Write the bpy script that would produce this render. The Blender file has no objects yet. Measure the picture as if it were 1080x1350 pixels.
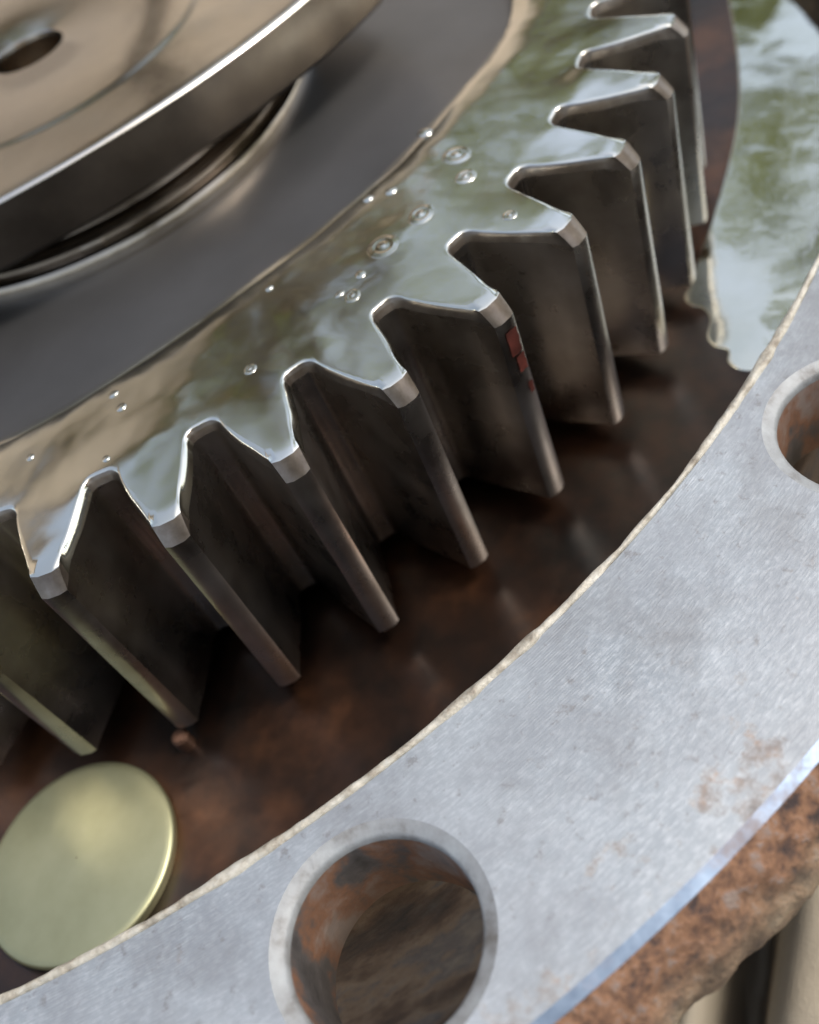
import bpy, bmesh, math, random
from mathutils import Vector, Matrix, noise
from mathutils.geometry import delaunay_2d_cdt
random.seed(7)
PI = math.pi
rad = math.radians
scene = bpy.context.scene
# one Blender unit is 10 cm
scene.unit_settings.system = 'METRIC'
scene.unit_settings.scale_length = 0.1

# ------------------------------------------------------------------ camera
cam_data = bpy.data.cameras.new('camera')
cam = bpy.data.objects.new('camera', cam_data)
scene.collection.objects.link(cam)
scene.camera = cam
right = Vector((-0.22599925, 0.92688329, -0.29968603))
up = Vector((-0.797641943, 0.000521605, 0.603131046))
fwd = Vector((-0.5591884, -0.37534931, -0.7392031))
M = Matrix((right, up, -fwd)).transposed().to_4x4()
M.translation = Vector((1.34408715, 1.16268039, 0.70432638))
cam.matrix_world = M
cam_data.sensor_fit = 'VERTICAL'
cam_data.sensor_height = 24.0
cam_data.sensor_width = 24.0
cam_data.lens = 1338.904 / 1350.0 * 24.0
cam_data.clip_start = 0.01
cam_data.clip_end = 3000.0
cam_data.dof.use_dof = True
cam_data.dof.focus_distance = 1.03
cam_data.dof.aperture_fstop = 1.3

# ------------------------------------------------------------------ sky, sun, exposure
SUN_AZ, SUN_EL = rad(112.0), rad(58.0)
world = bpy.data.worlds.new('World')
scene.world = world
world.use_nodes = True
wn = world.node_tree
bg = wn.nodes['Background']
sky = wn.nodes.new('ShaderNodeTexSky')
sky.sky_type = 'NISHITA'
sky.sun_disc = False
sky.sun_elevation = SUN_EL
sky.sun_rotation = PI / 2 - SUN_AZ
sky.air_density = 1.0
sky.dust_density = 3.0
sky.ozone_density = 1.0
hs = wn.nodes.new('ShaderNodeHueSaturation')        # thin high cloud greys the blue
hs.inputs['Saturation'].default_value = 0.68
wn.links.new(sky.outputs[0], hs.inputs['Color'])
wn.links.new(hs.outputs[0], bg.inputs[0])
bg.inputs[1].default_value = 0.15
sun_data = bpy.data.lights.new('sun', 'SUN')
sun_data.energy = 0.9
sun_data.angle = rad(14.0)
sun_data.color = (1.0, 0.95, 0.88)
sun = bpy.data.objects.new('sun', sun_data)
scene.collection.objects.link(sun)
sdir = Vector((math.cos(SUN_EL) * math.cos(SUN_AZ), math.cos(SUN_EL) * math.sin(SUN_AZ), math.sin(SUN_EL)))
sun.rotation_euler = sdir.to_track_quat('Z', 'Y').to_euler()
sun.location = (0, 0, 40)
vs = scene.view_settings
vs.view_transform = 'Standard'
vs.look = 'None'
vs.gamma = 1.0
vs.exposure = 0.98
vs.use_curve_mapping = False
scene.cycles.max_bounces = 10
scene.cycles.glossy_bounces = 6
scene.cycles.use_denoising = True

# ------------------------------------------------------------------ helpers
col = scene.collection


def link(name, me, mats, parent=None, label=None, cat=None, group=None, kind=None):
    o = bpy.data.objects.new(name, me)
    col.objects.link(o)
    if me is not None and mats is not None:
        if not isinstance(mats, (list, tuple)):
            mats = [mats]
        if not me.materials:
            for m in mats:
                me.materials.append(m)
    if parent is not None:
        o.parent = parent
    if label:
        o['label'] = label
    if cat:
        o['category'] = cat
    if group:
        o['group'] = group
    if kind:
        o['kind'] = kind
    return o


def mesh(name, verts, faces, smooth=True, sharp=40, mat_idx=None):
    me = bpy.data.meshes.new(name)
    me.from_pydata([tuple(v) for v in verts], [], faces)
    if mat_idx is not None:
        me.polygons.foreach_set('material_index', mat_idx)
    me.validate()
    bm = bmesh.new()
    bm.from_mesh(me)
    bmesh.ops.remove_doubles(bm, verts=bm.verts, dist=1e-6)
    bm.to_mesh(me)
    bm.free()
    if smooth:
        me.polygons.foreach_set('use_smooth', [True] * len(me.polygons))
        if sharp:
            me.set_sharp_from_angle(angle=rad(sharp))
    me.update()
    return me


def fix_normals(me):
    bm = bmesh.new()
    bm.from_mesh(me)
    bmesh.ops.recalc_face_normals(bm, faces=bm.faces)
    bm.to_mesh(me)
    bm.free()
    return me


def strips(loops, closed=True):
    """quads between consecutive loops of equal length"""
    V, F = [], []
    n = len(loops[0])
    for lp in loops:
        V += lp
    for j in range(len(loops) - 1):
        for i in range(n if closed else n - 1):
            a, b = j * n + i, j * n + (i + 1) % n
            F.append((a, b, b + n, a + n))
    return V, F


def circle(r, z, n, cx=0.0, cy=0.0):
    return [(cx + r * math.cos(2 * PI * i / n), cy + r * math.sin(2 * PI * i / n), z) for i in range(n)]


def lathe(name, prof, n=96, cx=0.0, cy=0.0, sharp=35, cap=False):
    V, F = strips([circle(r, z, n, cx, cy) for r, z in prof])
    if cap:
        F.append(tuple(range((len(prof) - 1) * n, len(prof) * n)))
    return mesh(name, V, F, True, sharp)


def nz(x, y, z=0.0, s=1.0):
    return noise.noise(Vector((x * s, y * s, z * s)))


# ------------------------------------------------------------------ materials
class NT:
    def __init__(self, name):
        self.m = bpy.data.materials.new(name)
        self.m.use_nodes = True
        self.t = self.m.node_tree
        self.b = self.t.nodes['Principled BSDF']
        self.pos = self.t.nodes.new('ShaderNodeNewGeometry').outputs['Position']

    def n(self, kind, **kw):
        o = self.t.nodes.new('ShaderNode' + kind)
        for k, v in kw.items():
            setattr(o, k, v)
        return o

    def put(self, sock, v):
        if hasattr(v, 'is_output'):
            self.t.links.new(v, sock)
        elif v is not None:
            if isinstance(v, (tuple, list)) and len(v) == 3 and sock.type == 'RGBA':
                v = (*v, 1.0)
            sock.default_value = v

    def set(self, **kw):
        names = dict(color='Base Color', metal='Metallic', rough='Roughness', coat='Coat Weight', coat_rough='Coat Roughness',
                     coat_normal='Coat Normal', normal='Normal', ior='IOR', aniso='Anisotropic', spec='Specular IOR Level', tint='Coat Tint',
                     trans='Transmission Weight', sheen='Sheen Weight', sss='Subsurface Weight')
        for k, v in kw.items():
            self.put(self.b.inputs[names[k]], v)
        return self.m

    def noise(self, scale, detail=3.0, rough=0.55, vec=None, dist=0.0):
        o = self.n('TexNoise')
        o.inputs['Scale'].default_value = scale
        o.inputs['Detail'].default_value = detail
        o.inputs['Roughness'].default_value = rough
        o.inputs['Distortion'].default_value = dist
        self.put(o.inputs['Vector'], vec or self.pos)
        return o.outputs['Fac']

    def voronoi(self, scale, vec=None):
        o = self.n('TexVoronoi')
        o.inputs['Scale'].default_value = scale
        self.put(o.inputs['Vector'], vec or self.pos)
        return o.outputs['Distance']

    def ramp(self, fac, stops):
        o = self.n('ValToRGB')
        els = o.color_ramp.elements
        while len(els) < len(stops):
            els.new(0.5)
        for e, (p, c) in zip(els, stops):
            e.position = p
            e.color = (*c, 1.0) if isinstance(c, tuple) else (c, c, c, 1.0)
        self.put(o.inputs['Fac'], fac)
        return o.outputs['Color']

    def math(self, op, a, b=None, c=None):
        o = self.n('Math', operation=op)
        self.put(o.inputs[0], a)
        if b is not None:
            self.put(o.inputs[1], b)
        if c is not None:
            self.put(o.inputs[2], c)
        return o.outputs[0]

    def mix(self, fac, a, b, mode='MIX'):
        o = self.n('Mix', data_type='RGBA', blend_type=mode)
        self.put(o.inputs[0], fac)
        self.put(o.inputs[6], a)
        self.put(o.inputs[7], b)
        return o.outputs[2]

    def bump(self, h, strength, dist, normal=None):
        o = self.n('Bump')
        o.inputs['Strength'].default_value = strength
        o.inputs['Distance'].default_value = dist
        self.put(o.inputs['Height'], h)
        if normal is not None:
            self.put(o.inputs['Normal'], normal)
        return o.outputs['Normal']

    def mapping(self, scale=(1, 1, 1), rot=(0, 0, 0), loc=(0, 0, 0)):
        o = self.n('Mapping')
        o.inputs['Location'].default_value = loc
        o.inputs['Scale'].default_value = scale
        o.inputs['Rotation'].default_value = rot
        self.put(o.inputs['Vector'], self.pos)
        return o.outputs['Vector']

    def radius(self, cx, cy):
        """distance from an axis, in units"""
        s = self.n('SeparateXYZ')
        self.put(s.inputs[0], self.pos)
        x = self.math('SUBTRACT', s.outputs[0], cx)
        y = self.math('SUBTRACT', s.outputs[1], cy)
        return self.math('SQRT', self.math('ADD', self.math('MULTIPLY', x, x), self.math('MULTIPLY', y, y)))


FCX, FCY, FR_IN, FR_OUT, FZ = -0.13, -0.43, 1.652, 1.927, -0.15
FLOOR_Z = -0.36


def m_oil_face():
    g = NT('oiled_steel_face')
    broad = g.noise(3.2, 2.0, 0.45, dist=0.3)
    mid = g.noise(11.0, 2.0, 0.5)
    lines = g.n('TexWave', wave_type='BANDS', bands_direction='X')
    g.put(lines.inputs['Vector'], g.mapping(rot=(0, 0, rad(33))))
    lines.inputs['Scale'].default_value = 135.0
    lines.inputs['Distortion'].default_value = 2.5
    lines.inputs['Detail Scale'].default_value = 0.6
    n1 = g.bump(broad, 1.0, 0.024)
    n2 = g.bump(mid, 0.8, 0.0026, n1)
    msk = g.ramp(g.noise(4.5, 3.0, vec=g.mapping(loc=(5, 2, 0))), [(0.34, 0.0), (0.55, 1.0)])
    n3 = g.bump(g.math('MULTIPLY', lines.outputs['Fac'], msk), 0.10, 0.0003, n2)
    c = g.ramp(g.noise(5.0, 4.0), [(0.3, (0.62, 0.605, 0.50)), (0.7, (0.78, 0.77, 0.68))])
    r = g.ramp(g.noise(8.0, 4.0), [(0.35, 0.10), (0.7, 0.19)])
    return g.set(color=c, metal=1.0, rough=r, normal=n3, coat=1.0, coat_rough=0.03, coat_normal=n2)


def m_flank():
    g = NT('oiled_steel_flank')
    s = g.noise(9.0, 5.0, 0.6)
    c = g.ramp(s, [(0.25, (0.27, 0.23, 0.185)), (0.5, (0.43, 0.39, 0.34)), (0.8, (0.58, 0.55, 0.51))])
    r = g.ramp(g.noise(14.0, 4.0), [(0.3, 0.22), (0.7, 0.36)])
    n1 = g.bump(g.noise(30.0, 4.0), 0.35, 0.0012)
    return g.set(color=c, metal=1.0, rough=r, normal=n1, coat=0.5, coat_rough=0.12)


def m_tip():
    g = NT('brown_darkened_tooth_chamfer')
    c = g.ramp(g.noise(22.0, 5.0, 0.65), [(0.3, (0.085, 0.065, 0.047)), (0.55, (0.17, 0.14, 0.11)), (0.75, (0.28, 0.25, 0.215))])  # brown with the viewer's dark reflection on the tip facets put in
    n1 = g.bump(g.noise(45.0, 4.0), 0.6, 0.0016)
    return g.set(color=c, metal=0.8, rough=0.38, normal=n1, coat=0.4, coat_rough=0.1)


def m_web():
    g = NT('dark_turned_steel')
    c = g.ramp(g.noise(4.0, 4.0), [(0.3, (0.125, 0.123, 0.12)), (0.7, (0.18, 0.177, 0.173))])
    n1 = g.bump(g.noise(6.0, 2.0), 0.5, 0.003)
    return g.set(color=c, metal=0.8, rough=0.42, normal=n1, coat=0.25, coat_rough=0.2)


def m_plate():
    g = NT('bright_carrier_steel')
    c = g.ramp(g.noise(5.0, 4.0), [(0.3, (0.56, 0.52, 0.45)), (0.7, (0.70, 0.66, 0.58))])
    n1 = g.bump(g.noise(5.0, 2.0), 0.6, 0.004)
    n2 = g.bump(g.noise(26.0, 2.0), 0.3, 0.001, n1)
    r = g.ramp(g.noise(9.0, 4.0), [(0.35, 0.14), (0.7, 0.26)])
    return g.set(color=c, metal=1.0, rough=r, normal=n2, coat=0.6, coat_rough=0.05)


def m_collar():
    g = NT('brown_oiled_collar_steel')
    c = g.ramp(g.noise(9.0, 5.0), [(0.3, (0.24, 0.19, 0.135)), (0.7, (0.46, 0.39, 0.31))])
    n1 = g.bump(g.noise(14.0, 3.0), 0.5, 0.003)
    return g.set(color=c, metal=1.0, rough=0.2, normal=n1, coat=0.8, coat_rough=0.05)


def m_side():
    g = NT('dark_brown_plate_side')
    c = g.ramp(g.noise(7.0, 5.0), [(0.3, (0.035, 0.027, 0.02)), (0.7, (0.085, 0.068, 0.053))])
    n1 = g.bump(g.noise(18.0, 4.0), 0.4, 0.003)
    return g.set(color=c, metal=0.9, rough=0.38, normal=n1, coat=0.3, coat_rough=0.2)


def m_flange():
    g = NT('grey_machined_flange_metal')
    rr = g.radius(FCX, FCY)
    base = g.ramp(g.noise(2.6, 5.0, 0.6), [(0.30, (0.29, 0.312, 0.318)), (0.5, (0.39, 0.412, 0.412)), (0.7, (0.47, 0.485, 0.475))])
    sx = g.n('SeparateXYZ')
    g.put(sx.inputs[0], g.pos)
    th = g.math('ARCTAN2', g.math('SUBTRACT', sx.outputs[1], FCY), g.math('SUBTRACT', sx.outputs[0], FCX))
    cv = g.n('CombineXYZ')
    g.put(cv.inputs[0], g.math('MULTIPLY', rr, 3.2))
    g.put(cv.inputs[1], th)
    grain = g.noise(115.0, 3.0, 0.65, vec=cv.outputs[0])
    fine = g.math('ADD', g.math('MULTIPLY', grain, 0.6), g.math('MULTIPLY', g.noise(120.0, 3.0, 0.7), 0.4))
    base = g.mix(g.ramp(fine, [(0.46, 0.0), (0.66, 0.8)]), base, (0.57, 0.585, 0.575))
    base = g.mix(g.ramp(g.noise(9.0, 6.0, 0.7), [(0.40, 0.4), (0.56, 0.0)]), base, (0.27, 0.27, 0.27))
    pits = g.ramp(g.noise(75.0, 4.0, 0.65), [(0.30, 1.0), (0.40, 0.0)])
    base = g.mix(g.math('MULTIPLY', pits, 0.55), base, (0.22, 0.20, 0.18))
    # dirt smudges that lie across the face
    sm = g.ramp(g.noise(3.4, 6.0, 0.68, vec=g.mapping(loc=(3.1, 1.7, 0))), [(0.50, 0.0), (0.66, 0.7)])
    base = g.mix(sm, base, (0.24, 0.235, 0.225))
    # rust specks, denser towards the outer edge
    edge = g.n('MapRange')
    g.put(edge.inputs['Value'], rr)
    edge.inputs['From Min'].default_value = 1.80
    edge.inputs['From Max'].default_value = 1.91
    sp = g.math('ADD', g.noise(24.0, 5.0, 0.7), g.math('MULTIPLY', edge.outputs[0], 0.17))
    spk = g.ramp(sp, [(0.67, 0.0), (0.80, 0.8)])
    rustc = g.ramp(g.noise(40.0, 3.0), [(0.3, (0.15, 0.125, 0.11)), (0.55, (0.22, 0.17, 0.14)), (0.7, (0.36, 0.20, 0.10))])
    base = g.mix(spk, base, rustc)
    rings = g.math('MULTIPLY', g.math('SINE', g.math('MULTIPLY', rr, 2300.0)), g.ramp(g.noise(3.0, 4.0, vec=g.mapping(loc=(1, 4, 2))), [(0.42, 0.05), (0.62, 1.0)]))
    n1 = g.bump(rings, 0.22, 0.0003)
    n2 = g.bump(fine, 0.32, 0.0012, n1)
    n3 = g.bump(g.noise(5.0, 3.0), 0.4, 0.004, n2)
    rgh = g.math('ADD', 0.36, g.math('MULTIPLY', spk, 0.4))
    met = g.math('SUBTRACT', 0.6, g.math('MULTIPLY', spk, 0.6))
    return g.set(color=base, metal=met, rough=rgh, normal=n3)


def m_chamfer():
    g = NT('bright_turned_chamfer')
    c = g.ramp(g.noise(60.0, 4.0), [(0.35, (0.20, 0.26, 0.35)), (0.7, (0.30, 0.375, 0.48))])
    n1 = g.bump(g.noise(120.0, 2.0), 0.25, 0.0005)
    w = g.ramp(g.noise(10.0, 6.0, 0.75), [(0.50, 0.0), (0.72, 0.85)])
    c = g.mix(w, c, (0.24, 0.15, 0.09))
    return g.set(color=c, metal=g.math('SUBTRACT', 1.0, w), rough=g.math('ADD', 0.42, g.math('MULTIPLY', w, 0.4)), normal=n1)


def m_rust(name='rough_rust', wet=False):
    g = NT(name)
    a = g.noise(5.5, 6.0, 0.62, vec=g.mapping(loc=(2.2, 0.4, 0.3)))
    b = g.noise(34.0, 6.0, 0.7)
    c = g.ramp(a, [(0.38, (0.015, 0.013, 0.012)), (0.46, (0.07, 0.043, 0.027)), (0.53, (0.19, 0.135, 0.09)), (0.58, (0.09, 0.087, 0.087)), (0.70, (0.26, 0.215, 0.16))])
    d = g.ramp(b, [(0.3, (0.04, 0.03, 0.024)), (0.5, (0.17, 0.10, 0.06)), (0.68, (0.26, 0.21, 0.155))])
    c = g.mix(0.25, c, d)
    n1 = g.bump(b, 0.9, 0.012)
    return g.set(color=c, metal=0.0, rough=0.9, normal=n1)


def m_rim_rust():
    g = NT('rusty_rim_casting')
    s = g.n('SeparateXYZ')
    g.put(s.inputs[0], g.pos)
    z = s.outputs[2]
    a = g.noise(13.0, 6.0, 0.68)
    b = g.noise(46.0, 5.0, 0.7)
    top = g.n('MapRange')
    g.put(top.inputs['Value'], g.math('ADD', z, g.math('MULTIPLY', g.math('SUBTRACT', a, 0.5), 0.10)))
    top.inputs['From Min'].default_value = -0.222
    top.inputs['From Max'].default_value = -0.178
    orange = g.ramp(b, [(0.36, (0.05, 0.034, 0.03)), (0.46, (0.16, 0.085, 0.05)), (0.55, (0.26, 0.135, 0.072)), (0.62, (0.24, 0.175, 0.14)), (0.8, (0.36, 0.30, 0.245))])
    tan = g.ramp(a, [(0.36, (0.022, 0.017, 0.013)), (0.46, (0.10, 0.07, 0.045)), (0.54, (0.22, 0.155, 0.095)), (0.64, (0.27, 0.225, 0.15)), (0.8, (0.36, 0.345, 0.285))])
    tan = g.mix(0.35, tan, g.ramp(b, [(0.35, (0.07, 0.045, 0.03)), (0.6, (0.30, 0.20, 0.12))]))
    c = g.mix(top.outputs[0], tan, orange)
    return g.set(color=c, metal=0.0, rough=0.95, normal=g.bump(b, 1.0, 0.010))


def m_hole():
    g = NT('rust_streaked_hole_bore')
    a = g.noise(13.0, 5.0, 0.6, vec=g.mapping(scale=(1, 1, 0.6)))
    c = g.ramp(a, [(0.32, (0.035, 0.033, 0.031)), (0.44, (0.10, 0.09, 0.085)), (0.51, (0.23, 0.115, 0.065)), (0.60, (0.27, 0.21, 0.175)), (0.8, (0.15, 0.145, 0.14))])
    n1 = g.bump(g.noise(60.0, 4.0), 0.5, 0.004)
    return g.set(color=c, metal=0.25, rough=0.6, normal=n1)


def m_hole_rim():
    g = NT('dull_grey_hole_rim')
    c = g.ramp(g.noise(30.0, 5.0, 0.65), [(0.3, (0.15, 0.14, 0.125)), (0.48, (0.27, 0.275, 0.27)), (0.7, (0.34, 0.355, 0.35))])
    return g.set(color=c, metal=0.35, rough=0.6, normal=g.bump(g.noise(90.0, 4.0), 0.4, 0.002))


def m_floor():
    g = NT('oily_rust_brown_floor')
    a = g.noise(3.6, 5.0, 0.62)
    b = g.noise(15.0, 4.0, 0.6)
    c = g.ramp(a, [(0.40, (0.005, 0.004, 0.0035)), (0.54, (0.034, 0.014, 0.0065)), (0.67, (0.13, 0.052, 0.02)), (0.80, (0.07, 0.045, 0.033))])
    c = g.mix(0.3, c, g.ramp(b, [(0.40, (0.006, 0.005, 0.004)), (0.75, (0.09, 0.036, 0.016))]))
    n1 = g.bump(g.noise(6.0, 3.0), 0.5, 0.008)
    n1 = g.bump(g.noise(28.0, 4.0), 0.4, 0.002, n1)
    return g.set(color=c, metal=0.55, rough=0.34, normal=n1, coat=0.6, coat_rough=0.25)


def m_puddle():
    g = NT('oil_puddle_on_metal')
    n1 = g.bump(g.noise(4.0, 2.0, dist=0.4), 0.8, 0.006)
    n2 = g.bump(g.noise(18.0, 3.0), 0.5, 0.0012, n1)
    c = g.ramp(g.noise(6.0, 4.0), [(0.3, (0.54, 0.54, 0.42)), (0.7, (0.66, 0.66, 0.56))])
    return g.set(color=c, metal=1.0, rough=0.07, normal=n2, coat=1.0, coat_rough=0.02)


def m_burr():
    g = NT('crumbly_cream_edge_burr')
    c = g.ramp(g.noise(40.0, 5.0, 0.7), [(0.3, (0.20, 0.165, 0.12)), (0.5, (0.42, 0.385, 0.31)), (0.7, (0.56, 0.54, 0.47))])
    return g.set(color=c, metal=0.2, rough=0.6, normal=g.bump(g.noise(90.0, 4.0), 0.8, 0.004))


def m_plug():
    g = NT('yellow_passivated_plug_metal')
    c = g.ramp(g.noise(8.0, 4.0), [(0.3, (0.34, 0.335, 0.19)), (0.7, (0.47, 0.46, 0.28))])
    n1 = g.bump(g.noise(9.0, 3.0), 0.3, 0.003)
    return g.set(color=c, metal=0.9, rough=0.46, normal=n1)


def m_ground():
    g = NT('dry_tan_earth')
    a = g.noise(2.2, 8.0, 0.68)
    c = g.ramp(a, [(0.3, (0.13, 0.10, 0.07)), (0.5, (0.27, 0.21, 0.145)), (0.72, (0.38, 0.32, 0.23))])
    return g.set(color=c, rough=0.95, normal=g.bump(g.noise(9.0, 8.0, 0.7), 1.0, 0.08))


def m_cloth():
    g = NT('tan_canvas')
    a = g.noise(5.0, 6.0, 0.6)
    c = g.ramp(a, [(0.3, (0.33, 0.28, 0.205)), (0.7, (0.43, 0.375, 0.285))])
    return g.set(color=c, rough=0.9, normal=g.bump(g.noise(160.0, 2.0), 0.4, 0.003))


def m_plain(name, color, rough=0.8, var=0.25, scale=0.4, metal=0.0):
    g = NT(name)
    lo = tuple(v * (1 - var) for v in color)
    hi = tuple(min(1, v * (1 + var)) for v in color)
    c = g.ramp(g.noise(scale, 5.0, 0.6), [(0.3, lo), (0.7, hi)])
    return g.set(color=c, rough=rough, metal=metal)


TIP = m_tip()
OIL, FLANK, WEB, PLATE, COLLAR = m_oil_face(), m_flank(), m_web(), m_plate(), m_collar()
SIDE = m_side()
FLANGE, CHAMFER, RUST, RIMRUST, HOLE = m_flange(), m_chamfer(), m_rust(), m_rim_rust(), m_hole()
HOLERIM = m_hole_rim()
FLOOR, PUDDLE, BURR, PLUG = m_floor(), m_puddle(), m_burr(), m_plug()
GROUND, CLOTH = m_ground(), m_cloth()

# ------------------------------------------------------------------ ground
GZ = -1.15
n = 48
V, F = strips([circle(r, GZ, n) for r in (0.01, 1, 2.2, 5, 15, 60, 250, 1200)])
link('ground', fix_normals(mesh('ground', V, F, False)), GROUND, kind='structure')

# ------------------------------------------------------------------ housing with flange
housing = link('gear_housing', None, None, label='grey bolt-hole flange of the housing around the gear, rusty at its outer rim', cat='housing')
housing.empty_display_size = 0.1
NH, HR, HRI = 16, 0.1035, 0.0885
hole_c = [(FCX + 1.786 * math.cos(rad(44.1 + 22.4 * k if k < 2 else 44.1 + 22.5 * k)), FCY + 1.786 * math.sin(rad(44.1 + 22.4 * k if k < 2 else 44.1 + 22.5 * k))) for k in range(NH)]

def r_in(a):
    """inner radius of the housing at angle a (degrees): it widens into an open pocket"""
    a = a % 360
    def sm(t):
        t = max(0.0, min(1.0, t))
        return t * t * (3 - 2 * t)
    return FR_IN + 0.215 * sm((a - 86) / 11) * (1 - sm((a - 152) / 11))  # unseen pocket, added so the puddle mirrors open sky instead of wall


hole_c = [h for k, h in enumerate(hole_c) if not 80 < (44.1 + 22.5 * k) % 360 < 166]


def in_loop(off, z, n):
    return [(FCX + (r_in(360 * i / n) + off) * math.cos(2 * PI * i / n), FCY + (r_in(360 * i / n) + off) * math.sin(2 * PI * i / n), z) for i in range(n)]


# flange plate: flat top with bolt holes, chamfers at both edges
N = 360
RT_IN, RT_OUT = FR_IN + 0.006, FR_OUT - 0.010
verts2, edges2 = [], []


def add_loop2(pts):
    s = len(verts2)
    verts2.extend(Vector(p[:2]) for p in pts)
    edges2.extend((s + i, s + (i + 1) % len(pts)) for i in range(len(pts)))


add_loop2(in_loop(0.006, 0, N))
add_loop2(circle(RT_OUT, 0, N, FCX, FCY))
NHS = 64
for hx, hy in hole_c:
    add_loop2(circle(HR, 0, NHS, hx, hy))
ov, oe, of, *_ = delaunay_2d_cdt(verts2, edges2, [], 0, 1e-7)
V = [(v.x, v.y, FZ) for v in ov]
F = []
for f in of:
    cx = sum(ov[i].x for i in f) / len(f)
    cy = sum(ov[i].y for i in f) / len(f)
    r = math.hypot(cx - FCX, cy - FCY)
    if r < (r_in(math.degrees(math.atan2(cy - FCY, cx - FCX))) + 0.006) * math.cos(PI / N) - 2e-4 or r > RT_OUT:
        continue
    if any(math.hypot(cx - hx, cy - hy) < HR * 0.998 for hx, hy in hole_c):
        continue
    F.append(tuple(f))
MI = [0] * len(F)


def append(V, F, V2, F2, MI=None, mi=0):
    s = len(V)
    V += V2
    F += [tuple(i + s for i in f) for f in F2]
    if MI is not None:
        MI += [mi] * len(F2)


V2, F2 = strips([circle(RT_OUT, FZ, N, FCX, FCY), circle(FR_OUT, FZ - 0.005, N, FCX, FCY)])
append(V, F, V2, [f[::-1] for f in F2], MI, 1)
V2, F2 = strips([in_loop(0.006, FZ, N), in_loop(0, FZ - 0.006, N), in_loop(0, FZ - 0.03, N)])
append(V, F, V2, F2, MI, 0)
fl = mesh('flange_plate', V, F, False, mat_idx=MI)
fl = fix_normals(fl)
flange = link('flange_plate', fl, [FLANGE, CHAMFER], housing)
TH = 0.13
for k, (hx, hy) in enumerate(hole_c):
    prof = [(HR, FZ), (HR - 0.003, FZ - 0.0012), (HRI + 0.004, FZ - 0.0042), (HRI + 0.001, FZ - 0.0065), (HRI, FZ - 0.013)]
    V, F = strips([circle(r, z, NHS, 0, 0) for r, z in prof])
    me = mesh('hole_countersink', V, [f[::-1] for f in F], True, 60)
    o = link('hole_countersink', me, HOLERIM, flange)
    o.location = (hx, hy, 0)
    prof = [(HRI, FZ - 0.013), (HRI - 0.001, FZ - 0.03), (HRI - 0.001, FZ - 0.07), (HRI, FZ - TH + 0.004), (HRI + 0.004, FZ - TH)]
    loops = []
    for r, z in prof:
        loops.append([(x * (1 + 0.010 * nz(x * 9 + hx * 3, y * 9, z * 12)), y * (1 + 0.010 * nz(x * 9 + hx * 3, y * 9, z * 12)), zz) if z < FZ - 0.02 else (x, y, zz) for x, y, zz in circle(r, z, NHS)])
    V, F = strips(loops)
    me = mesh('bolt_hole_bore', V, [f[::-1] for f in F], True, 60)
    o = link('bolt_hole_bore', me, HOLE, flange)
    o.location = (hx, hy, 0)


def arc_angles(a0, a1, fine, coarse):
    """full turn of angles (degrees), fine between a0 and a1"""
    out = []
    a = a0
    while a < a1:
        out.append(a)
        a += fine
    while a < a0 + 360 - coarse * 0.5:
        out.append(a)
        a += coarse
    return out


# rough cast outer rim under the chamfer
A = arc_angles(20, 85, 0.13, 1.5)
prof = []
rows = 26
for j in range(rows + 1):
    t = j / rows
    z = FZ - 0.005 - (TH - 0.005) * t
    r = FR_OUT + 0.036 * math.sin(min(t * 1.15, 1.0) * PI * 0.62) ** 0.8
    if t > 0.85:
        r -= 0.02 * ((t - 0.85) / 0.15) ** 2
    prof.append((r, z, min(1, t * 7)))
loops = []
for r, z, w in prof:
    lp = []
    for a in A:
        ca, sa = math.cos(rad(a)), math.sin(rad(a))
        x, y = FCX + r * ca, FCY + r * sa
        d = 0.012 * nz(x * 6, y * 6, z * 7) + 0.007 * nz(x * 17, y * 17, z * 17) + 0.0045 * nz(x * 44, y * 44, z * 44) + 0.0022 * nz(x * 110, y * 110, z * 110)
        rr = r + d * w + 0.0012 * nz(x * 60, y * 60, z * 60) * (1 - w)
        lp.append((FCX + rr * ca, FCY + rr * sa, z + 0.4 * d * w))
    loops.append(lp)
zb = FZ - TH
loops.append([(FCX + 1.90 * math.cos(rad(a)), FCY + 1.90 * math.sin(rad(a)), zb) for a in A])
V, F = strips(loops)
link('rusty_rim', fix_normals(mesh('rusty_rim', V, F, True, 70)), RIMRUST, housing, label='rough orange and brown rusty outer side of the flange')

# underside of the flange, with the bolt holes in it
verts2, edges2 = [], []
R_CUP = 1.690
add_loop2(circle(R_CUP, 0, 180, FCX, FCY))
add_loop2(circle(1.90, 0, 180, FCX, FCY))
for hx, hy in hole_c:
    add_loop2(circle(HRI + 0.004, 0, NHS, hx, hy))
ov, oe, of, *_ = delaunay_2d_cdt(verts2, edges2, [], 0, 1e-7)
F = []
for f in of:
    cx = sum(ov[i].x for i in f) / len(f)
    cy = sum(ov[i].y for i in f) / len(f)
    r = math.hypot(cx - FCX, cy - FCY)
    if r < R_CUP * math.cos(PI / 180) - 1e-5 or r > 1.90 or any(math.hypot(cx - hx, cy - hy) < HRI + 0.0035 for hx, hy in hole_c):
        continue
    F.append(tuple(f)[::-1])
link('flange_underside', mesh('flange_underside', [(v.x, v.y, FZ - TH) for v in ov], F, False), RUST, housing)

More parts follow.
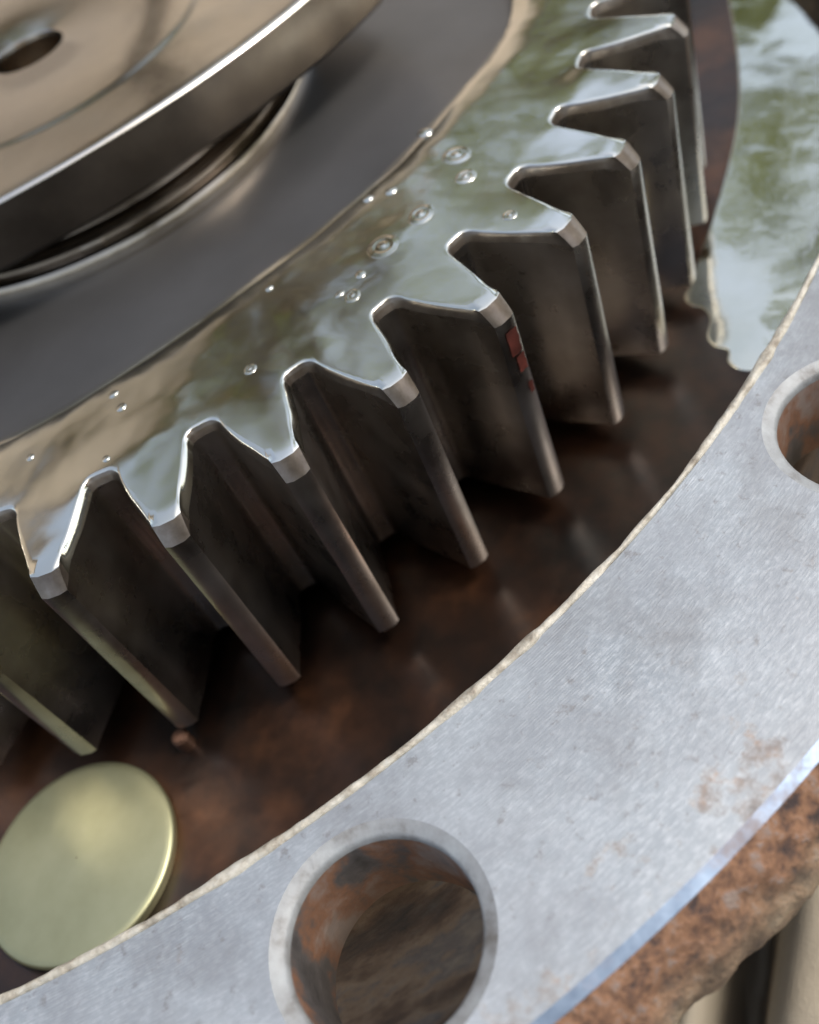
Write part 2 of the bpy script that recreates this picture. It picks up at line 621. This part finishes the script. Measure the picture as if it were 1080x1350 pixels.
# cast cup below: outer wall, floor of the trough, inner wall
V, F = strips([circle(r, z, 180, FCX, FCY) for r, z in ((R_CUP, FZ - TH), (R_CUP - 0.004, FZ - TH - 0.06), (R_CUP - 0.02, -0.42), (R_CUP - 0.04, -0.80), (R_CUP - 0.05, GZ - 0.01), (0.02, GZ - 0.01))])
link('cup_wall', fix_normals(mesh('cup_wall', V, F, True, 60)), RUST, housing)
V, F = strips([in_loop(d, z, 360) for d, z in ((0, FZ - 0.03), (0, FLOOR_Z + 0.03), (-0.009, FLOOR_Z + 0.009), (-0.03, FLOOR_Z))] + [circle(r, FLOOR_Z, 360, FCX, FCY) for r in (1.3, 0.9, 0.02)])
link('trough_floor', mesh('trough_floor', V, F, True, 60), FLOOR, housing, label='oily rust brown floor of the trough between gear and flange')

# crumbly lip along the inner edge of the flange
A = arc_angles(-10, 120, 0.14, 1.0)
loops = []
m = 9
for j in range(m):
    th = PI * j / (m - 1)
    lp = []
    for a in A:
        ca, sa = math.cos(rad(a)), math.sin(rad(a))
        fr = r_in(a)
        x, y = FCX + fr * ca, FCY + fr * sa
        w = 0.0046 + 0.0034 * nz(x * 5, y * 5, 2.0) + 0.0030 * nz(x * 16, y * 16, 5.0) + 0.0012 * nz(x * 60, y * 60, 8.0)
        w = max(0.0022, w)
        h = 0.0035 + 0.45 * w * (1 + 0.6 * nz(x * 55, y * 55, 11 + th))
        rr = fr + 0.0045 - w * math.cos(th) * -1.0 - 0.0035
        lp.append((FCX + rr * ca, FCY + rr * sa, FZ - 0.0035 + h * math.sin(th) - (0.012 if j == 0 else 0) * 1.0))
    loops.append(lp)
V, F = strips(loops)
link('edge_burr', fix_normals(mesh('edge_burr', V, F, True, 70)), BURR, housing, label='cream crumbly lip along the inner edge of the flange')

# small dowel and rib on the trough floor
me = lathe('dowel_pin', [(0.012, FLOOR_Z), (0.012, FLOOR_Z + 0.022), (0.009, FLOOR_Z + 0.026), (0.003, FLOOR_Z + 0.027)], 24, 0.0, 0.0, 35, True)
o = link('dowel_pin', me, m_plain('copper_brown_pin', (0.13, 0.07, 0.045), 0.45, 0.3, 20.0, 0.7), housing)
o.location = (0.915, 0.405, 0)

# ------------------------------------------------------------------ gear
NT_ = 44
PHASE = 0.43554721
PITCH = 2 * PI / NT_
gear = link('spur_gear', None, None, label='large oily steel spur gear with rows of outward teeth', cat='gear')
gear.empty_display_size = 0.1
hg = [(0.8690, 0.0), (0.8690, 0.045), (0.8705, 0.100), (0.8775, 0.145), (0.8900, 0.168), (0.9050, 0.198), (0.9250, 0.240), (0.9450, 0.290), (0.9600, 0.326), (0.9750, 0.362), (0.9880, 0.386), (0.9960, 0.397)]
R_BASE = 0.842


def spline(pts, k):
    out = []
    for i in range(len(pts) - 1):
        p0 = pts[max(i - 1, 0)]
        p1, p2 = pts[i], pts[i + 1]
        p3 = pts[min(i + 2, len(pts) - 1)]
        for s in range(k):
            t = s / k
            out.append(tuple(0.5 * ((2 * b) + (c - a) * t + (2 * a - 5 * b + 4 * c - d) * t * t + (-a + 3 * b - 3 * c + d) * t ** 3) for a, b, c, d in zip(p0, p1, p2, p3)))
    out.append(pts[-1])
    return out


half = spline(hg, 3)
prof = []
for r, h in half:                                  # left flank, root to tip
    prof.append((r, (-0.5 + h) * PITCH))
tipn = 4
for i in range(1, tipn):
    t = i / tipn
    a = (-0.5 + 0.399) * (1 - 2 * t) * PITCH
    prof.append((0.9995, a))
for r, h in half[::-1]:
    prof.append((r, (0.5 - h) * PITCH))
P2 = [Vector((r * math.cos(a), r * math.sin(a))) for r, a in prof]
NP = len(P2)
nor = []
for i in range(NP):
    if i == 0:
        d = Vector((0, 1))
        a = prof[0][1]
        d = Vector((-math.sin(a), math.cos(a)))
    elif i == NP - 1:
        a = prof[-1][1]
        d = Vector((-math.sin(a), math.cos(a)))
    else:
        d = (P2[i + 1] - P2[i - 1]).normalized()
    nor.append(Vector((-d.y, d.x)))                # points into the steel


def make_tooth(seed):
    def tipw(i):
        r = prof[i][0]
        return max(0.0, min(1.0, (r - 0.965) / 0.030))

    def offs(i, amt, tip):
        p = P2[i]
        v = p + nor[i] * lim(i, amt) * (1 - tipw(i))
        t = tipw(i)
        if t > 0:                                   # the tip facet slopes in radially
            rr = prof[i][0] - tip * t
            c = v.normalized() * rr
            k = 1 + 0.17 * t * min(1, tip / 0.020)
            v = Vector((c.x, v.y * k))
        return v
    def lim(i, amt):
        return min(amt, 0.2 * abs(P2[i].y) + (0.05 if prof[i][0] < 0.9 else 0.0))
    wob = [0.45 * nz(P2[i].x * 30 + seed * 7, P2[i].y * 30, seed * 3.3) + 0.12 * nz(P2[i].x * 95 + seed * 5, P2[i].y * 95, seed) for i in range(NP)]
    def sm(t):
        t = max(0.0, min(1.0, t))
        return t * t * (3 - 2 * t)
    side = [0.8 + (0.35 if P2[i].y > 0 else -0.25) * sm((prof[i][0] - 0.869) / 0.03) for i in range(NP)]
    edgef = [min(1, min(i, NP - 1 - i) / 3) for i in range(NP)]
    zt = -0.014
    loops = []
    bot = -0.326
    # bottom chamfer, wall, chamfered and oil-rounded top edge
    loops.append([(*(P2[i] + nor[i] * 0.0035), bot) for i in range(NP)])
    loops.append([(*P2[i], bot + 0.0035) for i in range(NP)])
    for k in range(1, 8):
        z = bot + 0.0035 + (zt - bot - 0.0035) * k / 8
        loops.append([(*P2[i], z) for i in range(NP)])
    loops.append([(*offs(i, -0.0004 + 0.0003 * wob[i] * edgef[i], 0.0), zt - 0.003 * wob[i] * edgef[i] - 0.007 * tipw(i)) for i in range(NP)])
    loops.append([(*offs(i, (0.0016 + 0.0014 * wob[i] * edgef[i]) * side[i], 0.008), zt * 0.45 - 0.002 * wob[i] * edgef[i] - 0.004 * tipw(i)) for i in range(NP)])
    loops.append([(*offs(i, (0.0040 + 0.0018 * wob[i] * edgef[i]) * side[i], 0.016), -0.0012) for i in range(NP)])
    loops.append([(*offs(i, 0.0062 * side[i], 0.020), -0.0001) for i in range(NP)])

    def base(i):
        t = i / (NP - 1)
        a = (-0.5 + t) * PITCH
        return Vector((R_BASE * math.cos(a), R_BASE * math.sin(a)))
    last = loops[-1]
    for s in (0.15, 0.5, 1.0):
        loops.append([(*(Vector(last[i][:2]).lerp(base(i), s)), 0.0) for i in range(NP)])
    V, F = strips(loops, closed=False)
    wall_strips = 9
    MI = []
    for j in range(len(loops) - 1):
        for i in range(NP - 1):
            y = 0.5 * (P2[i].y + P2[i + 1].y)
            tw = 0.5 * (tipw(i) + tipw(i + 1))
            brown_face = (tw > 0.45 and j < 11) or (y < 0 and j < 11) or (0.5 * (prof[i][0] + prof[i + 1][0]) < 0.8745 and j < 11)
            MI.append(0 if j < wall_strips else 2 if brown_face else 1)
    # underside
    s = len(V)
    bl = [(*base(i), bot) for i in range(NP)]
    V += bl
    for i in range(NP - 1):
        F.append((i + 1, i, s + i, s + i + 1))
        MI.append(0)
    me = bpy.data.meshes.new('tooth')
    me.from_pydata([tuple(v) for v in V], [], F)
    me.polygons.foreach_set('material_index', MI)
    me.polygons.foreach_set('use_smooth', [True] * len(me.polygons))
    nh = len(half)
    corners = (nh - 1, NP - nh)
    sh = []
    for e in me.edges:
        a, b = sorted(e.vertices)
        ja, jb = a // NP, b // NP
        ia, ib = a % NP, b % NP
        hard = False
        if ja == jb and ja in (0, 1, 9) and b - a == 1:
            hard = True
        if ja == jb == 11 and tipw(ia) > 0.5 and tipw(ib) > 0.5:
            hard = True
        if ja != jb and ia == ib and ia in corners and max(ja, jb) <= 12:
            hard = True
        sh.append(hard)
    at = me.attributes.new('sharp_edge', 'BOOLEAN', 'EDGE')
    at.data.foreach_set('value', sh)
    me.update()
    me.materials.append(FLANK)
    me.materials.append(OIL)
    me.materials.append(TIP)
    return fix_normals_keep(me)


def fix_normals_keep(me):
    # the profile runs anticlockwise, so walls face outward when wound as built; check one and flip all if not
    p = max(me.polygons, key=lambda q: q.area if abs(q.normal.z) < 0.3 else 0)
    c = p.center
    if (p.normal.x * (c.x - 0.92) + p.normal.y * c.y) < 0:
        me.flip_normals()
    return me


variants = [make_tooth(s) for s in range(6)]
for k in range(NT_):
    o = link('tooth', variants[(k * 5 + k // 6) % 6], None, gear)
    o.rotation_euler = (0, 0, PHASE + k * PITCH)

# red marks on the tip land of one tooth
g_ = NT('dull_red_mark')
RED = g_.set(color=g_.ramp(g_.noise(40.0, 4.0), [(0.35, (0.05, 0.014, 0.010)), (0.7, (0.13, 0.034, 0.024))]), rough=0.35, coat=0.4)
marked = [o for o in gear.children if o.name.startswith('tooth')][4]
for z0, z1, w0, w1 in ((-0.034, -0.070, -0.05, 0.066), (-0.073, -0.098, -0.02, 0.066), (-0.118, -0.136, 0.02, 0.066)):
    V, F = [], []
    nn = 8
    for j in range(nn):
        t = j / (nn - 1)
        for i in range(5):
            a = (w0 + (w1 - w0) * i / 4 + 0.012 * nz(j * 1.7, i * 2.3, z0 * 50)) * PITCH
            V.append((1.0012 * math.cos(a), 1.0012 * math.sin(a), z0 + (z1 - z0) * t + 0.003 * nz(i * 3.1, j * 0.4, z0 * 90)))
    for j in range(nn - 1):
        for i in range(4):
            q = j * 5 + i
            F.append((q, q + 5, q + 6, q + 1))
    link('red_mark', mesh('red_mark', V, F, True, 0), RED, marked)

# flat oiled face between the teeth and the recess
rk = [(19.3, 0.747), (29.2, 0.711), (37.9, 0.688), (45.9, 0.673), (58, 0.671), (72, 0.686), (81, 0.703), (88, 0.726), (98, 0.765)]


def recess_r(a):
    a = (a + 180) % 360 - 180
    if -20 < a < rk[0][0]:
        t = (a + 20) / (rk[0][0] + 20)
        return 0.775 + (0.747 - 0.775) * t * t * (3 - 2 * t) - 0.0
    if rk[-1][0] < a < 130:
        t = (a - rk[-1][0]) / (130 - rk[-1][0])
        return 0.765 + 0.010 * t
    if a <= -20 or a >= 130:
        return 0.775
    for (a0, r0), (a1, r1) in zip(rk, rk[1:]):
        if a0 <= a <= a1:
            t = (a - a0) / (a1 - a0)
            return r0 + (r1 - r0) * t
    return 0.775


NA = NT_ * 16
ang = [PHASE - 0.5 * PITCH + i * 2 * PI / NA for i in range(NA)]
rr0 = [recess_r(math.degrees(a)) for a in ang]
for _ in range(60):
    rr0 = [(rr0[i - 1] + rr0[i] * 2 + rr0[(i + 1) % NA]) / 4 for i in range(NA)]


def loop_r(fr, z):
    return [(fr(i) * math.cos(a), fr(i) * math.sin(a), z) for i, a in enumerate(ang)]


REC = -0.028
V, F = strips([loop_r(lambda i: R_BASE, 0.0), loop_r(lambda i: rr0[i] + 0.045, 0.0), loop_r(lambda i: rr0[i] + 0.014, 0.0), loop_r(lambda i: rr0[i] + 0.008, -0.001),
               loop_r(lambda i: rr0[i] - 0.010, -0.007), loop_r(lambda i: rr0[i] - 0.016, -0.010)])
link('gear_face', mesh('gear_face', V, F, True, 30), OIL, gear)
V, F = strips([loop_r(lambda i: rr0[i] - 0.016, -0.010), loop_r(lambda i: rr0[i] - 0.022, REC + 0.002), loop_r(lambda i: rr0[i] - 0.03, REC), loop_r(lambda i: 0.55, REC), loop_r(lambda i: 0.30, REC)])
link('recessed_web', mesh('recessed_web', V, F, True, 50), WEB, gear, label='dark grey recessed web inside the oiled gear face')
me = lathe('lower_boss', [(R_BASE, -0.326), (0.70, -0.326), (0.68, -0.34), (0.66, FLOOR_Z)], 96)
link('lower_boss', fix_normals(me), FLANK, gear)

# ------------------------------------------------------------------ retaining ring and hub
ring = link('retaining_ring', None, None, label='thin oily retaining ring around the hub below the carrier plate', cat='ring')
me = lathe('ring_band', [(0.418, REC), (0.418, -0.010), (0.414, -0.003), (0.408, -0.001), (0.400, -0.001), (0.398, -0.004), (0.396, REC)], 160, sharp=30)
link('ring_band', fix_normals(me), COLLAR, ring)
for (x, y, a) in ((0.118, 0.365, 72), (0.330, 0.200, 31)):
    V, F = [], []
    c = 0.016
    me = bpy.data.meshes.new('ring_lug')
    bm = bmesh.new()
    bmesh.ops.create_cube(bm, size=1.0)
    bmesh.ops.scale(bm, vec=(0.022, 0.040, 0.014), verts=bm.verts)
    bmesh.ops.bevel(bm, geom=bm.edges[:], offset=0.005, segments=3, affect='EDGES', profile=0.5)
    bm.to_mesh(me)
    bm.free()
    me.polygons.foreach_set('use_smooth', [True] * len(me.polygons))
    o = link('ring_lug', me, COLLAR, ring)
    o.location = (x, y, 0.001)
    o.rotation_euler = (0, 0, rad(a))

carrier = link('carrier_plate', None, None, label='thick three-sided steel carrier plate with a centre hole, above the gear', cat='plate')
D_C, R_C, DIR = 0.711, 1.134, 46.4
PZ, PB = 0.135, 0.044


def plate_r(a):
    """distance of the rounded three-sided outline at angle a (degrees)"""
    best = 9.0
    vals = []
    for k in range(3):
        c = Vector((math.cos(rad(DIR + 180 + 120 * k)), math.sin(rad(DIR + 180 + 120 * k)))) * D_C
        d = Vector((math.cos(rad(a)), math.sin(rad(a))))
        b = d.dot(c)
        vals.append(b + math.sqrt(max(0, b * b - c.length_squared + R_C * R_C)))
    p = 28.0
    return sum(v ** -p for v in vals) ** (-1 / p)


NPL = 360
pr = [plate_r(i * 360 / NPL) for i in range(NPL)]


def ploop(off, z):
    return [((pr[i] + off) * math.cos(2 * PI * i / NPL), (pr[i] + off) * math.sin(2 * PI * i / NPL), z) for i in range(NPL)]


def sloop(r, z):
    return circle(r, z, NPL)


V, F = strips([ploop(0.0005, PZ - 0.0045), ploop(-0.0005, PZ - 0.003), ploop(-0.005, PZ - 0.0004), ploop(-0.007, PZ), ploop(-0.03, PZ),
               sloop(0.305, PZ), sloop(0.299, PZ + 0.0004), sloop(0.290, PZ + 0.0024), sloop(0.284, PZ + 0.0028), sloop(0.064, PZ + 0.0028), sloop(0.061, PZ + 0.0012), sloop(0.060, PZ - 0.006)])
link('plate_top', mesh('plate_top', V, F, True, 40), PLATE, carrier)
V, F = strips([sloop(0.36, PB), ploop(-0.016, PB), ploop(-0.012, PB), ploop(-0.002, PB + 0.008), ploop(0, PB + 0.010), ploop(0, PB + 0.016), ploop(0.0, PZ - 0.012), ploop(0.0005, PZ - 0.0045)])
link('plate_side', mesh('plate_side', V, F, True, 25), SIDE, carrier, label='dark brown side wall of the carrier plate')
me = lathe('centre_hole', [(0.060, PZ - 0.006), (0.058, PZ - 0.09), (0.03, PZ - 0.14), (0.002, PZ - 0.15)], 48)
link('centre_hole', me, COLLAR, carrier)
me = lathe('hub_neck', [(0.396, REC), (0.396, 0.008), (0.392, 0.012), (0.380, 0.013), (0.374, 0.018), (0.374, PB - 0.004), (0.370, PB)], 120, sharp=30)
link('hub_neck', fix_normals(me), COLLAR, carrier)

# ------------------------------------------------------------------ yellow plug in the trough
plug = link('round_plug', None, None, label='round yellow-green metal plug in the trough beside the gear', cat='plug')
plug.location = (1.080, 0.322, FLOOR_Z + 0.0105)
plug.scale = (0.94, 0.94, 0.48)
me = lathe('plug_cap', [(0.134, -0.022), (0.1355, -0.004), (0.1345, 0.005), (0.131, 0.009), (0.124, 0.0108), (0.06, 0.0128), (0.014, 0.0135), (0.006, 0.0142), (0.001, 0.0143)], 96, sharp=50)
link('plug_cap', fix_normals(me), PLUG, plug)

# ------------------------------------------------------------------ oil puddle on the trough floor
inner = [(-0.807, 0.985), (-0.517, 1.02), (-0.321, 1.029), (-0.152, 1.016), (0.0, 0.995), (0.053, 0.985), (0.095, 0.983), (0.128, 0.972), (0.150, 0.980), (0.160, 1.000), (0.185, 1.012), (0.222, 1.010), (0.242, 1.022), (0.252, 1.040), (0.275, 1.042), (0.292, 1.060), (0.292, 1.085), (0.275, 1.110)]
R_P = FR_IN - 0.014
a0 = math.degrees(math.atan2(1.16 - FCY, 0.27 - FCX))
outer = [(FCX + (r_in(a) - 0.014) * math.cos(rad(a)), FCY + (r_in(a) - 0.014) * math.sin(rad(a))) for a in [a0 + (143 - a0) * i / 60 for i in range(61)]]
far = [(-1.42, 0.70), (-1.25, 0.78)]
poly = spline(inner, 6) + outer + far
PN = len(poly)


def inset(poly, d):
    out = []
    for i in range(len(poly)):
        p, q = Vector(poly[i - 1]), Vector(poly[(i + 1) % len(poly)])
        t = (q - p).normalized()
        out.append((poly[i][0] - t.y * d, poly[i][1] + t.x * d))
    return out


area = sum(poly[i - 1][0] * poly[i][1] - poly[i][0] * poly[i - 1][1] for i in range(PN))
sg = 1 if area > 0 else -1
assert area != 0
L = [(poly, FLOOR_Z + 0.0005), (inset(poly, 0.0006 * sg), FLOOR_Z + 0.0009), (inset(poly, 0.0014 * sg), FLOOR_Z + 0.0011), (inset(poly, 0.0030 * sg), FLOOR_Z + 0.0011)]
V, F = strips([[(x, y, z) for x, y in lp] for lp, z in L])
inn = L[-1][0]


def inside(p, poly):
    c = False
    for i in range(len(poly)):
        (x0, y0), (x1, y1) = poly[i - 1], poly[i]
        if (y0 > p[1]) != (y1 > p[1]) and p[0] < (x1 - x0) * (p[1] - y0) / (y1 - y0) + x0:
            c = not c
    return c


ov, oe, of, *_ = delaunay_2d_cdt([Vector(p) for p in inn], [(i, (i + 1) % PN) for i in range(PN)], [], 0, 1e-7)
s0 = len(V)
V += [(v.x, v.y, FLOOR_Z + 0.0011) for v in ov]
for f in of:
    c = (sum(ov[i].x for i in f) / len(f), sum(ov[i].y for i in f) / len(f))
    if inside(c, inn):
        F.append(tuple(i + s0 for i in f))
me = fix_normals(mesh('oil_puddle', V, F, True, 60))
o = link('oil_puddle', me, PUDDLE, label='sky-reflecting oil puddle with a ragged end on the brown trough floor', cat='puddle')
if sum(p.normal.z * p.area for p in me.polygons) < 0:
    me.flip_normals()

# ------------------------------------------------------------------ bubbles in the oil on the gear face
bub = [((0.4089, 0.6723), 0.0230, 'r', 'largest ringed oil bubble in the middle of the gear face'),
       ((0.3544, 0.7087), 0.0205, 'r', 'ringed oil bubble just up and right of the largest one'),
       ((0.4948, 0.6562), 0.0120, 'r', 'small ringed oil bubble left below the largest one'),
       ((0.4900, 0.6381), 0.0060, 'd', 'tiny bubble touching a small ringed bubble on its left'),
       ((0.4575, 0.6556), 0.0070, 'd', 'small bubble between two ringed bubbles on the gear face'),
       ((0.2387, 0.7304), 0.0210, 'r', 'upper of the two paired ringed bubbles near the recess edge'),
       ((0.2876, 0.7528), 0.0160, 'r', 'lower of the two paired ringed bubbles near the recess edge'),
       ((0.3762, 0.8254), 0.0090, 'r', 'lone ringed bubble beside the tooth gap right of centre'),
       ((0.6070, 0.5591), 0.0100, 'r', 'lone ringed bubble left of centre above two tooth gaps'),
       ((0.1752, 0.6718), 0.0110, 'd', 'topmost bubble at the edge of the dark recess'),
       ((0.2975, 0.6536), 0.0085, 'd', 'bubble nearest the recess, above the second ringed bubble'),
       ((0.3076, 0.6245), 0.0070, 'd', 'lower of two small bubbles close to the recess edge'),
       ((0.6573, 0.4032), 0.0065, 'd', 'lower bead of oil of the three on the left by the recess'),
       ((0.6354, 0.3819), 0.0060, 'd', 'middle bead of oil of the three on the left by the recess'),
       ((0.7311, 0.3085), 0.0050, 'd', 'small oil speck at the far left of the gear face'),
       ((0.7363, 0.4195), 0.0050, 'd', 'small oil speck above the leftmost tooth gap'),
       ((0.4667, 0.5352), 0.0055, 'd', 'tiny bead of oil left of the ringed bubbles')]


def bubble_mesh(R, kind):
    prof = []
    if kind == 'r':
        for i in range(19):
            x = 1.0 - i / 18
            z = 0.30 * math.exp(-(x / 0.30) ** 2) + 0.13 * math.exp(-((x - 0.66) / 0.13) ** 2) + 0.03 * math.cos(x * 14) * (1 - x)
            z *= min(1, (1 - x) * 4)
            prof.append((max(x, 0.02) * R, z * R * 0.34 - (0.0006 if i == 0 else 0)))
    else:
        for i in range(11):
            x = 1.0 - i / 10
            z = 0.22 * (1 - x * x) ** 0.9
            prof.append((max(x, 0.02) * R, z * R - (0.0006 if i == 0 else 0)))
    me = lathe('oil_bubble', prof, 36, sharp=0, cap=True)
    return fix_normals(me)


for (x, y), R, k, lab in bub:
    me = bubble_mesh(R, k)
    o = link('oil_bubble', me, OIL, label=lab, cat='bubble', group='bubbles in the oil on the gear face')
    o.location = (x, y, 0.0008)
    o.rotation_euler = (0, 0, random.random() * 6)
    o.scale = (random.uniform(0.85, 1.2), random.uniform(0.8, 1.05), random.uniform(0.7, 1.1))

# ------------------------------------------------------------------ tan canvas under the housing
nx, ny = 90, 110
V, F = [], []
for i in range(nx):
    for j in range(ny):
        x = 0.55 + 1.0 * i / (nx - 1)
        y = 0.55 + 1.25 * j / (ny - 1)
        s = y - 1.075 + 0.10 * (x - 0.95) + 0.01 * nz(x * 6, y * 6)
        z = GZ + 0.40 + 0.06 * math.tanh(s * 20) - 0.36 * math.exp(-(s / 0.030) ** 2) - 0.16 * math.exp(-((s + 0.12) / 0.025) ** 2)
        z += 0.02 * nz(x * 4, y * 4, 3.0) + 0.008 * nz(x * 12, y * 12, 5.0)
        ed = min(i, nx - 1 - i, j, ny - 1 - j) / 8
        if ed < 1:
            z = GZ + 0.004 + (z - GZ - 0.004) * ed * ed * (3 - 2 * ed)
        V.append((x, y, z))
for i in range(nx - 1):
    for j in range(ny - 1):
        a = i * ny + j
        if math.hypot(V[a][0] - FCX, V[a][1] - FCY) < 1.70:
            continue
        F.append((a, a + ny, a + ny + 1, a + 1))
link('canvas_sheet', fix_normals(mesh('canvas_sheet', V, F, True, 0)), CLOTH, label='folded tan canvas under the rusty rim', cat='cloth')

# ------------------------------------------------------------------ what the oil mirrors: a tan house and a leafy tree across the yard
house = link('tan_house', None, None, label='pale tan house mirrored in the oil and the carrier plate', cat='house')
HAZ = rad(-115)
hx = Vector((math.cos(HAZ), math.sin(HAZ), 0))
hy = Vector((-math.sin(HAZ), math.cos(HAZ), 0))


hp0 = Vector((math.cos(rad(-140)), math.sin(rad(-140)), 0)) * 88.0


def hp(d, s, z):
    return tuple(hp0 + hx * d + hy * s + Vector((0, 0, z + GZ)))


DH, W0, W1, HE, HRG = 0.0, -80.0, 72.0, 48.0, 62.0
mid = 30.0
fr = [(W0, 0), (W1, 0), (W1, HE), (mid, HRG), (W0, HE)]
V = [hp(DH, s, z) for s, z in fr] + [hp(DH + 60, s, z) for s, z in fr]
F = [(0, 1, 2, 3, 4), (9, 8, 7, 6, 5)] + [(i, (i + 1) % 5, 5 + (i + 1) % 5, 5 + i) for i in (0, 1, 4)]
link('wall', fix_normals(mesh('house_wall', V, F, False)), m_plain('tan_render', (0.64, 0.54, 0.43), 0.9, 0.10, 0.05), house)
for (s0, z0, s1, z1) in ((mid, HRG, W1 + 5, HE - (HRG - HE) / (W1 - mid) * 5), (mid, HRG, W0 - 5, HE - (HRG - HE) / (mid - W0) * 5)):
    V = [hp(DH - 5, s0, z0 + 0.3), hp(DH - 5, s1, z1 + 0.3), hp(DH + 64, s1, z1 + 0.3), hp(DH + 64, s0, z0 + 0.3)]
    V += [(a, b, c + 2.0) for a, b, c in V]
    F = [(0, 1, 2, 3), (7, 6, 5, 4), (0, 4, 5, 1), (1, 5, 6, 2), (2, 6, 7, 3), (3, 7, 4, 0)]
    link('roof', fix_normals(mesh('roof', V, F, False)), m_plain('brown_roof', (0.38, 0.345, 0.30), 0.9, 0.2, 0.2), house)

LEAF = m_plain('green_leaf', (0.115, 0.135, 0.035), 0.6, 0.4, 0.25)
lt = LEAF.node_tree
tr = lt.nodes.new('ShaderNodeBsdfTranslucent')
tr.inputs[0].default_value = (0.42, 0.46, 0.14, 1)
mx = lt.nodes.new('ShaderNodeMixShader')
mx.inputs[0].default_value = 0.45
lt.links.new(lt.nodes['Principled BSDF'].outputs[0], mx.inputs[1])
lt.links.new(tr.outputs[0], mx.inputs[2])
lt.links.new(mx.outputs[0], lt.nodes['Material Output'].inputs['Surface'])
BARK = m_plain('grey_brown_bark', (0.11, 0.085, 0.06), 0.95, 0.3, 0.8)


def tube(V, F, pts, radii, n=8):
    s0 = len(V)
    for k, p in enumerate(pts):
        p = Vector(p)
        d = (Vector(pts[min(k + 1, len(pts) - 1)]) - Vector(pts[max(k - 1, 0)])).normalized()
        u = d.orthogonal().normalized()
        w = d.cross(u)
        for i in range(n):
            a = 2 * PI * i / n
            V.append(tuple(p + (u * math.cos(a) + w * math.sin(a)) * radii[k]))
    for k in range(len(pts) - 1):
        for i in range(n):
            a, b = s0 + k * n + i, s0 + k * n + (i + 1) % n
            F.append((a, b, b + n, a + n))


def tree(az, dist, height, crown_r, crown_h, clumps, leaves, label, seed):
    rnd = random.Random(seed)
    t = link('leafy_tree', None, None, label=label, cat='tree', group='trees mirrored in the oil')
    t.location = (dist * math.cos(rad(az)), dist * math.sin(rad(az)), GZ)
    V, F = [], []
    top = Vector((rnd.uniform(-3, 3), rnd.uniform(-3, 3), height * 0.8))
    tube(V, F, [(0, 0, -1), (0.4, 0.2, height * 0.25), (0.2, -0.6, height * 0.5), top], [2.6, 2.0, 1.5, 0.5], 10)
    cents = []
    while len(cents) < clumps:
        v = Vector((rnd.uniform(-1, 1), rnd.uniform(-1, 1), rnd.uniform(-1, 1)))
        if 0.25 < v.length < 1.0:
            cents.append(Vector((v.x * crown_r, v.y * crown_r, height - crown_h + v.z * crown_h)))
    for c in cents[::3]:
        st = Vector((0.2, -0.5, height * rnd.uniform(0.35, 0.7)))
        md = st.lerp(c, 0.5) + Vector((0, 0, -1.5))
        tube(V, F, [st, md, c], [0.9, 0.5, 0.15], 6)
    link('trunk', fix_normals(mesh('trunk', V, F, True, 0)), BARK, t)
    V, F = [], []
    for c in cents:
        cr = rnd.uniform(2.2, 4.2)
        for _ in range(leaves):
            d = Vector((rnd.gauss(0, 1), rnd.gauss(0, 1), rnd.gauss(0, 0.7))).normalized() * cr * rnd.random() ** 0.45
            p = c + d
            u = Vector((rnd.gauss(0, 1), rnd.gauss(0, 1), rnd.gauss(0, 1))).normalized()
            w = u.orthogonal().normalized()
            ln, wd = rnd.uniform(0.5, 0.9), rnd.uniform(0.22, 0.4)
            s = len(V)
            V += [tuple(p - u * ln), tuple(p + w * wd), tuple(p + u * ln), tuple(p - w * wd)]
            F.append((s, s + 1, s + 2, s + 3))
    me = bpy.data.meshes.new('crown')
    me.from_pydata(V, [], F)
    me.update()
    link('crown', me, LEAF, t)
    return t


tree(-145, 80, 102, 27, 30, 84, 90, 'tall leafy tree mirrored as green blots in the middle of the gear face', 3)
tree(-169, 78, 49, 17, 11, 40, 100, 'low green tree mirrored at the upper right of the gear face', 5)
tree(174, 72, 66, 14, 15, 30, 110, 'thin leafy tree mirrored in the oil puddle', 9)
tree(46, 48, 84, 26, 35, 300, 110, 'added unseen dense tree behind the viewer, darkening the tooth tip facets', 12)  # added blocker, stands in for the viewer's dark reflection and shades the gear
tree(105, 60, 42, 20, 17, 110, 110, 'added unseen tree beside the viewer, darkening the far tooth tips', 14)  # added to dim what the far tip facets mirror
